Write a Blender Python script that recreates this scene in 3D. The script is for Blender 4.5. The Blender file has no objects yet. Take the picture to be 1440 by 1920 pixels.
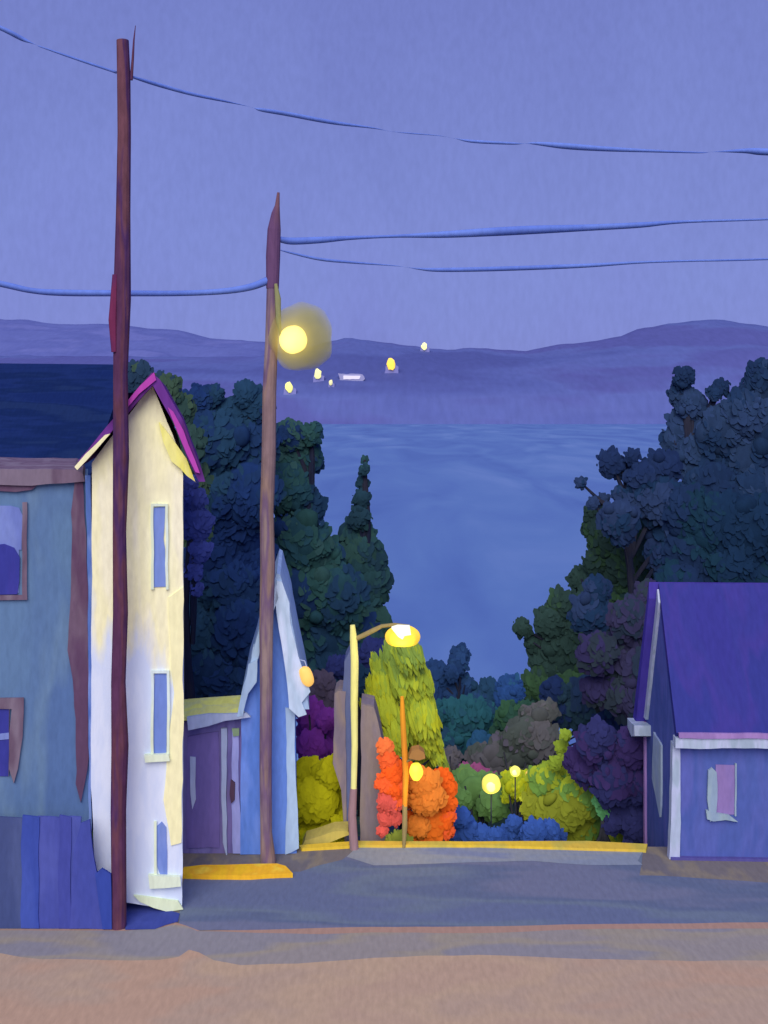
import bpy, bmesh, math, random
from mathutils import Vector, Matrix, noise
from mathutils.bvhtree import BVHTree
random.seed(7)
C = bpy.context.scene
COL = C.collection
F, HX, HY, H = 2000.0, 720.0, 760.0, 9.0      # focal length, principal column, horizon row, eye height

# ------------------------------------------------------------------ helpers
def lin(c):
    return tuple((v/255/12.92 if v/255 <= .04045 else ((v/255+.055)/1.055)**2.4) for v in c)
ILL = {'wall': (.95, .86, 1.0), 'ground': (.88, .80, 1.05), 'crown': (.80, .72, .92), 'bush': (.70, .64, .84), 'hill': (.86, .78, 1.06), 'water': (.92, .82, 1.14), 'roof': (1.15, 1.05, 1.2), 'soft': (.68, .62, .74), 'one': (1, 1, 1)}
def alb(c, kind):
    return tuple(max(.003, min(.9, a/b)) for a, b in zip(lin(c), ILL[kind])) + (1,)
_m = {}
def brush(name, cols, kind='wall', scale=1.2, stretch=(1, 1, .25), rough=.85, bump=.25, fine=.09, hard=.75, grain=13):
    """matt gouache-like paint: broad patches of neighbouring colours, streaks along the brush, slight relief"""
    if name in _m: return _m[name]
    m = bpy.data.materials.new(name); m.use_nodes = True; nt = m.node_tree; N = nt.nodes; L = nt.links
    b = N['Principled BSDF']; b.inputs['Roughness'].default_value = rough
    b.inputs['Specular IOR Level'].default_value = .04
    tc = N.new('ShaderNodeTexCoord'); mp = N.new('ShaderNodeMapping'); mp.inputs['Scale'].default_value = stretch
    mp.inputs['Location'].default_value = (random.random()*9,)*3
    L.new(tc.outputs['Object'], mp.inputs['Vector'])
    n1 = N.new('ShaderNodeTexNoise'); n1.inputs['Scale'].default_value = scale; n1.inputs['Detail'].default_value = 3
    n1.inputs['Distortion'].default_value = .15
    L.new(mp.outputs[0], n1.inputs['Vector'])
    r = N.new('ShaderNodeValToRGB'); L.new(n1.outputs['Fac'], r.inputs['Fac'])
    k = len(cols); els = r.color_ramp.elements
    pos = []
    if k == 1: pos = [(.3, 0), (.7, 0)]
    else:
        for i in range(k):
            a = .36+.28*i/k; z = .36+.28*(i+1)/k
            pos += [(a+hard*.14/k, i), (z-hard*.14/k, i)]
    while len(els) < len(pos): els.new(.5)
    for e, (p, i) in zip(els, pos): e.position = p
    for e, (p, i) in zip(r.color_ramp.elements, pos): e.color = alb(cols[i], kind)
    n2 = N.new('ShaderNodeTexNoise'); n2.inputs['Scale'].default_value = grain; n2.inputs['Detail'].default_value = 3
    mg = N.new('ShaderNodeMapping'); mg.inputs['Scale'].default_value = (1, .3, .3); L.new(tc.outputs['Object'], mg.inputs[0])
    L.new(mg.outputs[0], n2.inputs['Vector'])
    mr = N.new('ShaderNodeMapRange'); mr.inputs[1].default_value = .25; mr.inputs[2].default_value = .75
    mr.inputs[3].default_value = 1-fine; mr.inputs[4].default_value = 1+fine
    L.new(n2.outputs['Fac'], mr.inputs[0])
    hs = N.new('ShaderNodeHueSaturation'); L.new(mr.outputs[0], hs.inputs['Value']); L.new(r.outputs[0], hs.inputs['Color'])
    L.new(hs.outputs[0], b.inputs['Base Color'])
    bp = N.new('ShaderNodeBump'); bp.inputs['Strength'].default_value = bump; bp.inputs['Distance'].default_value = .03
    L.new(n2.outputs['Fac'], bp.inputs['Height']); L.new(bp.outputs[0], b.inputs['Normal'])
    _m[name] = m; return m
def leafmat():
    if 'leaf' in _m: return _m['leaf']
    m = bpy.data.materials.new('leaf_paint'); m.use_nodes = True; nt = m.node_tree; N = nt.nodes; L = nt.links
    b = N['Principled BSDF']; b.inputs['Roughness'].default_value = .9; b.inputs['Specular IOR Level'].default_value = .08
    a = N.new('ShaderNodeAttribute'); a.attribute_name = 'Col'
    tc = N.new('ShaderNodeTexCoord'); n2 = N.new('ShaderNodeTexNoise'); n2.inputs['Scale'].default_value = 5; n2.inputs['Detail'].default_value = 4
    mp = N.new('ShaderNodeMapping'); mp.inputs['Scale'].default_value = (1, 1, .5)
    L.new(tc.outputs['Object'], mp.inputs[0]); L.new(mp.outputs[0], n2.inputs['Vector'])
    mr = N.new('ShaderNodeMapRange'); mr.inputs[1].default_value = .25; mr.inputs[2].default_value = .75; mr.inputs[3].default_value = .85; mr.inputs[4].default_value = 1.15
    L.new(n2.outputs['Fac'], mr.inputs[0])
    hs = N.new('ShaderNodeHueSaturation'); L.new(mr.outputs[0], hs.inputs['Value']); L.new(a.outputs['Color'], hs.inputs['Color'])
    L.new(hs.outputs[0], b.inputs['Base Color'])
    _m['leaf'] = m; return m
def glow(name, c, s=1.0):
    if name in _m: return _m[name]
    m = bpy.data.materials.new(name); m.use_nodes = True; b = m.node_tree.nodes['Principled BSDF']
    b.inputs['Base Color'].default_value = lin(c)+(1,); b.inputs['Emission Color'].default_value = lin(c)+(1,)
    b.inputs['Emission Strength'].default_value = s; b.inputs['Roughness'].default_value = .6
    _m[name] = m; return m

def ray(px, py): return Vector(((px-HX)/F, 1, (HY-py)/F))
CAM = Vector((0, 0, H))
def at(px, py, d): return CAM + ray(px, py)*d
def gnd(px, py, z=0.0): return CAM + ray(px, py)*(F*(H-z)/(py-HY))
def terrain(Y, X=0):
    if Y < 21.75: return 0.0
    z = -.34*(Y-21.75)
    if Y < 24: z -= .10*(Y-21.75)
    else: z -= .225
    return max(z, -34.0)
class Plane:
    def __init__(s, px, py, d=None, turn=None, off=0):
        s.o = gnd(px, py) if d is None else at(px, py, d)
        h = Vector((s.o.x, s.o.y, 0)).normalized()
        s.n = -h if turn is None else Vector((math.sin(turn), -math.cos(turn), 0))
        s.back = -s.n
    def p(s, px, py, out=0.0):
        r = ray(px, py); o = s.o + s.n*out
        t = (o-CAM).dot(s.n)/r.dot(s.n)
        return CAM + r*t
def wob(pts, amp, step, closed=True):
    out = []; n = len(pts)
    for i in range(n if closed else n-1):
        a = pts[i]; b = pts[(i+1) % n]; k = max(1, int((b-a).length/step))
        for j in range(k):
            q = a.lerp(b, j/k)
            v = noise.noise_vector(q*1.7)*amp + noise.noise_vector(q*6.1)*amp*.35
            out.append((q, v))
    return out
def prism_bm(bm, pts, ext, amp=.02, step=.22):
    """polygon (3-D points) pushed along ext; edges wobble a little inside the polygon's plane"""
    n = Vector((0, 0, 0))
    for i in range(1, len(pts)-1): n += (pts[i]-pts[0]).cross(pts[i+1]-pts[0])
    n.normalize()
    q = []
    if amp:
        amp *= 1.5
        for p, v in wob(pts, amp, step): q.append(p + v - n*v.dot(n))
    else: q = list(pts)
    a = [bm.verts.new(p) for p in q]; b = [bm.verts.new(p+ext) for p in q]
    bm.faces.new(a); bm.faces.new(list(reversed(b)))
    for i in range(len(q)):
        j = (i+1) % len(q); bm.faces.new([a[j], a[i], b[i], b[j]])
def box_bm(bm, lo, hi):
    x0, y0, z0 = lo; x1, y1, z1 = hi
    prism_bm(bm, [Vector((x0, y0, z0)), Vector((x1, y0, z0)), Vector((x1, y0, z1)), Vector((x0, y0, z1))], Vector((0, y1-y0, 0)), 0)
def tube_bm(bm, pts, rad, seg=10, cap=True):
    rings = []
    for i, p in enumerate(pts):
        t = (pts[min(i+1, len(pts)-1)]-pts[max(i-1, 0)]).normalized()
        u = t.cross(Vector((0.03, 1, .02)) if abs(t.y) < .9 else Vector((1, 0, 0))).normalized(); w = t.cross(u)
        r = rad[i] if isinstance(rad, (list, tuple)) else rad
        rings.append([bm.verts.new(p + (u*math.cos(2*math.pi*k/seg)+w*math.sin(2*math.pi*k/seg))*r) for k in range(seg)])
    for i in range(len(rings)-1):
        for k in range(seg):
            bm.faces.new([rings[i][k], rings[i][(k+1) % seg], rings[i+1][(k+1) % seg], rings[i+1][k]])
    if cap: bm.faces.new(rings[0][::-1]); bm.faces.new(rings[-1])
def blob_bm(bm, c, r, sub=2, sc=(1, 1, 1), nz=.18, fr=1.3, rot=None):
    g = bmesh.ops.create_icosphere(bm, subdivisions=sub, radius=1.0)
    s = random.random()*50
    for v in g['verts']:
        d = v.co.copy(); k = 1+nz*noise.noise(d*fr+Vector((s, s, s)))*2
        q = Vector((d.x*sc[0], d.y*sc[1], d.z*sc[2]))*r*k
        if rot: q = rot @ q
        v.co = c+q
    return g['verts']
def finish(name, bm, mat, root=None, parent=None, loc=None, smooth=False):
    soft = bm.verts.layers.float_vector.get('soft')
    if not soft: bmesh.ops.recalc_face_normals(bm, faces=bm.faces)
    bm.normal_update()
    nr = [(v[soft] if v[soft].length > .5 else v.normal).normalized() for v in bm.verts] if soft else None
    me = bpy.data.meshes.new(name); o = bpy.data.objects.new(name, me); COL.objects.link(o)
    L = loc if loc is not None else (Vector(root.location) if root else Vector((0, 0, 0)))
    for v in bm.verts: v.co -= L
    if smooth:
        for f in bm.faces: f.smooth = True
    bm.to_mesh(me); bm.free()
    if nr: me.normals_split_custom_set_from_vertices(nr)
    for x in (mat if isinstance(mat, (list, tuple)) else [mat]): me.materials.append(x)
    if root is None: o.location = L
    o.parent = parent or root
    return o
def tag(o, label, cat, group=None):
    o['label'] = label; o['category'] = cat
    if group: o['group'] = group
    return o
def thing(name, label, cat, loc, group=None):
    e = bpy.data.objects.new(name, None); e.empty_display_size = .3; COL.objects.link(e); e.location = loc
    return tag(e, label, cat, group)
def struct(o, kind='structure'): o['kind'] = kind; return o
def pp(root, name, plane, px, mat, ext=.05, out=0.0, parent=None, amp=.018, step=.22, label=None):
    """part cut from pixel outline on a facade plane, `out` metres proud, `ext` thick (pushed back)"""
    bm = bmesh.new(); prism_bm(bm, [plane.p(x, y, out) for x, y in px], plane.back*ext, amp, step)
    o = finish(name, bm, mat, root, parent)
    if label: o['label'] = label
    return o
def R(x0, y0, x1, y1): return [(x0, y0), (x1, y0), (x1, y1), (x0, y1)]
def window(root, plane, x0, y0, x1, y1, mf, mp, fw=6, pane=None, sill=None, bars=False, parent=None, side='lrtb'):
    bm = bmesh.new()
    b = []
    if 'l' in side: b.append(R(x0-fw, y0-fw, x0, y1+fw))
    if 'r' in side: b.append(R(x1, y0-fw, x1+fw, y1+fw))
    if 't' in side: b.append(R(x0, y0-fw, x1, y0))
    if 'b' in side: b.append(R(x0, y1, x1, y1+fw))
    for q in b: prism_bm(bm, [plane.p(x, y, .05) for x, y in q], plane.back*.07, .012, .2)
    w = finish('window', bm, mf, root, parent)
    pp(root, 'pane', plane, pane or R(x0, y0, x1, y1), mp, .03, .018, parent=w, amp=.012)
    if sill: pp(root, 'sill', plane, sill, mf, .12, .10, parent=w, amp=.01)
    return w

# ------------------------------------------------------------------ camera, sky, sun
cam = bpy.data.cameras.new('camera'); co = bpy.data.objects.new('camera', cam); COL.objects.link(co)
co.location = CAM; co.rotation_euler = (math.radians(90), 0, 0)
cam.sensor_width = 36; cam.lens = F/1920*36; cam.shift_y = (HY-960)/1920; cam.clip_end = 9000; cam.clip_start = .1
C.camera = co
C.view_settings.view_transform = 'Standard'; C.view_settings.look = 'None'; C.view_settings.exposure = 0; C.view_settings.gamma = 1
C.cycles.max_bounces = 5; C.cycles.volume_bounces = 1
SUN_EL, SUN_AZ = math.radians(38), math.radians(188)     # azimuth from +Y clockwise: behind the viewer, hazy and broad
W = bpy.data.worlds.new('World'); C.world = W; W.use_nodes = True
N = W.node_tree.nodes; Lk = W.node_tree.links; bg = N['Background']
sky = N.new('ShaderNodeTexSky'); sky.sky_type = 'NISHITA'; sky.sun_disc = False; sky.sun_elevation = SUN_EL; sky.sun_rotation = SUN_AZ
bgs = N.new('ShaderNodeBackground'); Lk.new(sky.outputs[0], bgs.inputs[0]); bgs.inputs[1].default_value = .004
tc = N.new('ShaderNodeTexCoord'); mp = N.new('ShaderNodeMapping'); mp.inputs['Scale'].default_value = (2.2, 2.2, 1.1)
Lk.new(tc.outputs['Generated'], mp.inputs[0])
n1 = N.new('ShaderNodeTexNoise'); n1.inputs['Scale'].default_value = 2.4; n1.inputs['Detail'].default_value = 5; n1.inputs['Distortion'].default_value = .8
Lk.new(mp.outputs[0], n1.inputs['Vector'])
mp2 = N.new('ShaderNodeMapping'); mp2.inputs['Scale'].default_value = (210, 210, 75); Lk.new(tc.outputs['Generated'], mp2.inputs[0])
n2 = N.new('ShaderNodeTexNoise'); n2.inputs['Scale'].default_value = 1.0; n2.inputs['Detail'].default_value = 3; Lk.new(mp2.outputs[0], n2.inputs['Vector'])
sep = N.new('ShaderNodeSeparateXYZ'); Lk.new(tc.outputs['Generated'], sep.inputs[0])
ad = N.new('ShaderNodeMath'); ad.operation = 'MULTIPLY_ADD'; Lk.new(n1.outputs['Fac'], ad.inputs[0]); ad.inputs[1].default_value = .34; Lk.new(sep.outputs['Z'], ad.inputs[2])
rp = N.new('ShaderNodeValToRGB'); Lk.new(ad.outputs[0], rp.inputs[0])
E = rp.color_ramp.elements
skyc = [(.14, (117, 126, 202)), (.22, (122, 132, 206)), (.32, (123, 135, 207)), (.42, (119, 131, 202)), (.55, (114, 125, 196))]
while len(E) < len(skyc): E.new(.5)
for e, (p, c) in zip(E, skyc): e.position = p
for e, (p, c) in zip(rp.color_ramp.elements, skyc): e.color = lin(c)+(1,)
mr = N.new('ShaderNodeMapRange'); mr.inputs[1].default_value = .3; mr.inputs[2].default_value = .7; mr.inputs[3].default_value = .96; mr.inputs[4].default_value = 1.04
Lk.new(n2.outputs['Fac'], mr.inputs[0])
hs = N.new('ShaderNodeHueSaturation'); Lk.new(rp.outputs[0], hs.inputs['Color']); Lk.new(mr.outputs[0], hs.inputs['Value'])
Lk.new(hs.outputs[0], bg.inputs[0]); bg.inputs[1].default_value = 1.0
ads = N.new('ShaderNodeAddShader'); Lk.new(bg.outputs[0], ads.inputs[0]); Lk.new(bgs.outputs[0], ads.inputs[1])
Lk.new(ads.outputs[0], N['World Output'].inputs[0])
sl = bpy.data.lights.new('sun', 'SUN'); sl.energy = 3.2; sl.angle = math.radians(50); sl.color = (1, .89, .79)
so = bpy.data.objects.new('sun', sl); COL.objects.link(so)
dv = Vector((math.sin(SUN_AZ)*math.cos(SUN_EL), math.cos(SUN_AZ)*math.cos(SUN_EL), math.sin(SUN_EL)))
so.rotation_euler = dv.to_track_quat('Z', 'Y').to_euler(); so.location = (0, 0, 40)

# ------------------------------------------------------------------ ground, water, hills
bm = bmesh.new()
xs = [-3200, -1200, -400, -150, -60, -30, -18, -10, -5, 0, 5, 10, 18, 30, 60, 150, 400, 1200, 3200]
ys = [-60, -20, 0, 10, 16, 19, 21.4, 21.75, 22.1, 23, 24, 26, 30, 36, 45, 60, 80, 100, 125, 200, 900, 4600]
g = [[bm.verts.new((x, y, terrain(y)+(.5*noise.noise(Vector((x*.11, y*.11, 0))) if 26 < y < 100 else 0))) for x in xs] for y in ys]
for j in range(len(ys)-1):
    for i in range(len(xs)-1):
        f = bm.faces.new([g[j][i], g[j][i+1], g[j+1][i+1], g[j+1][i]]); f.material_index = 1 if ys[j] >= 21.7 else 0
struct(finish('ground', bm, [brush('verge', [(112, 104, 118), (124, 113, 116), (104, 98, 116)], 'ground', 1.5, (1, .5, 1)),
                             brush('slope_grass', [(40, 62, 62), (62, 78, 50), (36, 50, 80)], 'ground', .5, (1, 1, 1))]))
def sheet(name, px, mat, z, amp=.05, step=.35):
    bm = bmesh.new(); pts = [gnd(x, y, z) for x, y in px]
    q = [p+Vector((v.x, v.y, 0)) for p, v in wob(pts, amp, step)]
    for p in q: p.z = z
    bm.faces.new([bm.verts.new(p) for p in q]); bm.normal_update()
    if bm.faces[:][0].normal.z < 0: bmesh.ops.reverse_faces(bm, faces=bm.faces[:])
    me = bpy.data.meshes.new(name); o = bpy.data.objects.new(name, me); COL.objects.link(o); bm.to_mesh(me); bm.free(); me.materials.append(mat)
    return struct(o)
M_road = brush('road', [(96, 103, 146), (102, 111, 144), (92, 100, 140), (106, 108, 146)], 'ground', .5, (.3, 1.2, 1))
M_pale = brush('pale_road', [(126, 132, 166), (134, 136, 160), (118, 124, 166)], 'ground', .8, (.35, 1.5, 1))
M_taupe = brush('taupe_paving', [(140, 130, 142), (146, 134, 136), (132, 126, 146)], 'ground', .8, (.4, 1.3, 1))
M_pink = brush('pink_paving', [(173, 143, 136), (176, 147, 137), (169, 142, 137), (174, 141, 133)], 'ground', .5, (.5, 1.0, 1))
M_orange = brush('clay_edge', [(160, 126, 126)], 'ground')
sheet('road', [(345, 1632), (560, 1634), (640, 1612), (668, 1592), (900, 1587), (1207, 1592), (1200, 1640), (1440, 1655), (1800, 1662), (2600, 1740), (2600, 1765), (1440, 1745), (335, 1745)], M_road, .004, .04)
sheet('road', [(650, 1606), (668, 1589), (900, 1587), (1208, 1592), (1196, 1614), (1205, 1622), (1100, 1622), (1000, 1614), (850, 1618), (700, 1622)], M_pale, .008, .03)
sheet('pavement', [(-900, 1738), (0, 1742), (235, 1742), (300, 1738), (325, 1728), (350, 1736), (375, 1746), (700, 1738), (900, 1737), (1100, 1733), (1440, 1729), (2400, 1720), (2400, 1850), (1440, 1850), (-900, 1850)], M_orange, .008, .02)
sheet('pavement', [(-900, 1741), (0, 1744), (235, 1745), (298, 1740), (325, 1734), (350, 1737), (370, 1746), (600, 1752), (700, 1748), (900, 1750), (1100, 1742), (1440, 1741), (2400, 1740), (2400, 1860), (1440, 1860), (-900, 1860)], M_taupe, .012, .02)
sheet('pavement', [(-900, 1788), (0, 1788), (80, 1798), (200, 1801), (300, 1800), (335, 1794), (352, 1780), (372, 1786), (400, 1800), (450, 1808), (560, 1806), (700, 1796), (900, 1790), (1100, 1797), (1300, 1802), (1440, 1800), (2400, 1800), (2400, 4200), (720, 8200), (-900, 4200)], M_pink, .016, .04)
sheet('house_shadow', [(236, 1692), (290, 1698), (338, 1712), (334, 1728), (312, 1734), (290, 1742), (236, 1743)], brush('blue_shadow', [(64, 74, 162), (58, 68, 154)], 'ground'), .018, .015)  # shadow at the foot of the house, laid as flat blue ground colour
M_kerb = brush('kerb_yellow', [(238, 178, 48), (228, 168, 52), (240, 188, 70)], 'ground', 1.5)
bm = bmesh.new(); prism_bm(bm, [gnd(x, y, 0) for x, y in [(336, 1648), (345, 1634), (380, 1630), (520, 1628), (535, 1632), (548, 1646), (500, 1648), (470, 1650), (400, 1650)]], Vector((0, 0, .09)), .012, .2)
struct(finish('kerb', bm, M_kerb))
bm = bmesh.new(); prism_bm(bm, [gnd(x, y, 0) for x, y in [(566, 1596), (640, 1592), (668, 1590), (900, 1590), (1211, 1599), (1214, 1588), (1100, 1582), (900, 1583), (670, 1582), (560, 1590)]], Vector((0, 0, .06)), .012, .3)
struct(finish('kerb', bm, brush('lamplit_kerb', [(210, 172, 76), (190, 168, 84), (216, 178, 66)], 'ground', .6)))  # yellow of the street lamp's light put into the kerb colour
# water
wm = bpy.data.materials.new('water'); wm.use_nodes = True; N = wm.node_tree.nodes; Lk = wm.node_tree.links; b = N['Principled BSDF']
b.inputs['Roughness'].default_value = .55; b.inputs['Specular IOR Level'].default_value = .25
tc = N.new('ShaderNodeTexCoord'); mp = N.new('ShaderNodeMapping'); mp.inputs['Scale'].default_value = (.02, .0045, 1); Lk.new(tc.outputs['Object'], mp.inputs[0])
n1 = N.new('ShaderNodeTexNoise'); n1.inputs['Scale'].default_value = 1; n1.inputs['Detail'].default_value = 5; n1.inputs['Distortion'].default_value = 1; Lk.new(mp.outputs[0], n1.inputs['Vector'])
r = N.new('ShaderNodeValToRGB'); Lk.new(n1.outputs['Fac'], r.inputs[0]); E = r.color_ramp.elements
for p in (.3, .45, .55, .7)[2:]: E.new(p)
for e, (p, c) in zip(E, [(.32, (74, 100, 180)), (.45, (82, 109, 188)), (.55, (88, 116, 192)), (.7, (102, 126, 200))]): e.position = p; e.color = alb(c, 'water')
Lk.new(r.outputs[0], b.inputs['Base Color'])
mp3 = N.new('ShaderNodeMapping'); mp3.inputs['Scale'].default_value = (.25, .12, 1); Lk.new(tc.outputs['Object'], mp3.inputs[0])
n3 = N.new('ShaderNodeTexNoise'); n3.inputs['Scale'].default_value = 1; Lk.new(mp3.outputs[0], n3.inputs['Vector'])
bp = N.new('ShaderNodeBump'); bp.inputs['Strength'].default_value = .3; bp.inputs['Distance'].default_value = .5; Lk.new(n3.outputs['Fac'], bp.inputs['Height']); Lk.new(bp.outputs[0], b.inputs['Normal'])
bm = bmesh.new(); bm.faces.new([bm.verts.new(v) for v in [(-3200, 60, -30), (3200, 60, -30), (3200, 4500, -30), (-3200, 4500, -30)]])
struct(finish('water', bm, wm))
def interp(t, x):
    if x <= t[0][0]: return t[0][1]
    for (a, b), (c, d) in zip(t, t[1:]):
        if x <= c: return b+(d-b)*(x-a)/(c-a)
    return t[-1][1]
def hill(prof, D0, D1, mat):
    bm = bmesh.new(); nx, ny = 220, 22; g = []
    for j in range(ny+1):
        v = j/ny; row = []
        for i in range(nx+1):
            px = -900+3240*i/nx; X = (px-HX)/F*D1
            y = interp(prof, px); top = H+(HY-y)*D1/F
            if v < .7: t = (v/.7); s = t**.5
            else: t = 1-(v-.7)/.3*.6; s = t
            D = D0+(D1-D0)*(v/.7)
            k = noise.noise(Vector((X*.006, D*.006, 1)))*10 + noise.noise(Vector((X*.02, D*.02, 4)))*4
            z = -31+(top+31)*s + k*math.sin(min(1, v/.7)*math.pi)*1.0 + (noise.noise(Vector((px*.03, 0, 9)))*4 if v > .6 else 0)
            row.append(bm.verts.new((X, D+(noise.noise(Vector((px*.02, 3, 0)))*30 if j == 0 else 0), z)))
        g.append(row)
    for j in range(ny):
        for i in range(nx): bm.faces.new([g[j][i], g[j][i+1], g[j+1][i+1], g[j+1][i]])
    hill.bvh = BVHTree.FromBMesh(bm)
    o = struct(finish('hill', bm, mat, smooth=True)); return o
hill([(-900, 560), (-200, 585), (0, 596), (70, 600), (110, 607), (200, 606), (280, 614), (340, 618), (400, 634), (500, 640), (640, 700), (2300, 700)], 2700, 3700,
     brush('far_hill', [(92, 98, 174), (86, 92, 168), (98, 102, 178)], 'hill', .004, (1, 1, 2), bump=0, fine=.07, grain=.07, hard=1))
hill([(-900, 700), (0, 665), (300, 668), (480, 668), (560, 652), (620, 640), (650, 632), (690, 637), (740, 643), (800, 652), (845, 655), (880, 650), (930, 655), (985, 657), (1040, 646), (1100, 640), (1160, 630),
      (1200, 613), (1260, 605), (1320, 597), (1350, 598), (1400, 606), (1440, 612), (1600, 600), (2300, 560)], 2215, 2900,
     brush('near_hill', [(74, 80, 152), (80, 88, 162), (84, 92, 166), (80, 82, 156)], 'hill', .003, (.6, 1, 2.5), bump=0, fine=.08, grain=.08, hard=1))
# far lights: small houses across the water
M_fw = brush('far_wall', [(126, 124, 188)], 'wall')
def far_house(px, py, w, h, c, label, s=1.0, wf=.6, lit=True, D=2330):
    hit = hill.bvh.ray_cast(CAM, ray(px, py+h/2).normalized())[0] or hill.bvh.ray_cast(CAM, ray(px, py+h*1.5).normalized())[0]
    Dd = hit.y; base = at(px, py+h/2, Dd-2); k = Dd/F
    t = thing('distant_house', label, 'house', base, 'small houses with lights on the far shore')
    bm = bmesh.new(); hw = w/2*k; hh = h*k
    prism_bm(bm, [base+Vector(v) for v in [(-hw, 0, -6), (hw, 0, -6), (hw, 0, hh*.45), (hw*.3, 0, hh*.6), (-hw*.8, 0, hh*.5)]], Vector((0, 14, 0)), 1.0, 4)
    finish('wall', bm, M_fw, t)
    bm = bmesh.new(); blob_bm(bm, base+Vector((-hw*.1, -3, hh*.62)), 1, 2, (hw*wf, 5, hh*.45), .2)
    finish('lamp', bm, glow('far_glow%d' % int(c[2]+c[0]*s), c, s), t)
far_house(597, 704, 22, 22, (216, 214, 140), 'round pale lamp on a far house, right under the big pole lamp halo')
far_house(543, 728, 24, 22, (222, 220, 120), 'lowest yellow-lit house across the water, close to the second pole')
far_house(621, 719, 12, 12, (200, 196, 140), 'tiniest lit house, between round pale lamp and long pale building')
far_house(734, 686, 26, 26, (240, 196, 70), 'orange-yellow lit house with pale wall, mid slope of the far hill')
far_house(796, 651, 18, 16, (236, 232, 150), 'lit house on the very crest of the far hill', D=2860)
t = thing('distant_building', 'long low pale building across the water, no bright lamp', 'building', hill.bvh.ray_cast(CAM, ray(660, 713).normalized())[0])
bm = bmesh.new(); b0 = Vector(t.location); b0.y -= 3; k = b0.y/F
prism_bm(bm, [b0+Vector((x*k, 0, z*k)) for x, z in [(-22, -2), (20, -2), (25, 2), (20, 12), (-20, 12), (-26, 14)]], Vector((0, 18, 0)), 1.2, 5); finish('wall', bm, brush('far_pale', [(150, 146, 192)], 'wall'), t)
bm = bmesh.new(); prism_bm(bm, [b0+Vector((x*k, -1.5, z*k)) for x, z in [(-16, 2), (14, 2), (16, 8), (-16, 9)]], Vector((0, 2, 0)), .6, 5); finish('window', bm, glow('far_win', (176, 172, 186), 1), t)

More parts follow.
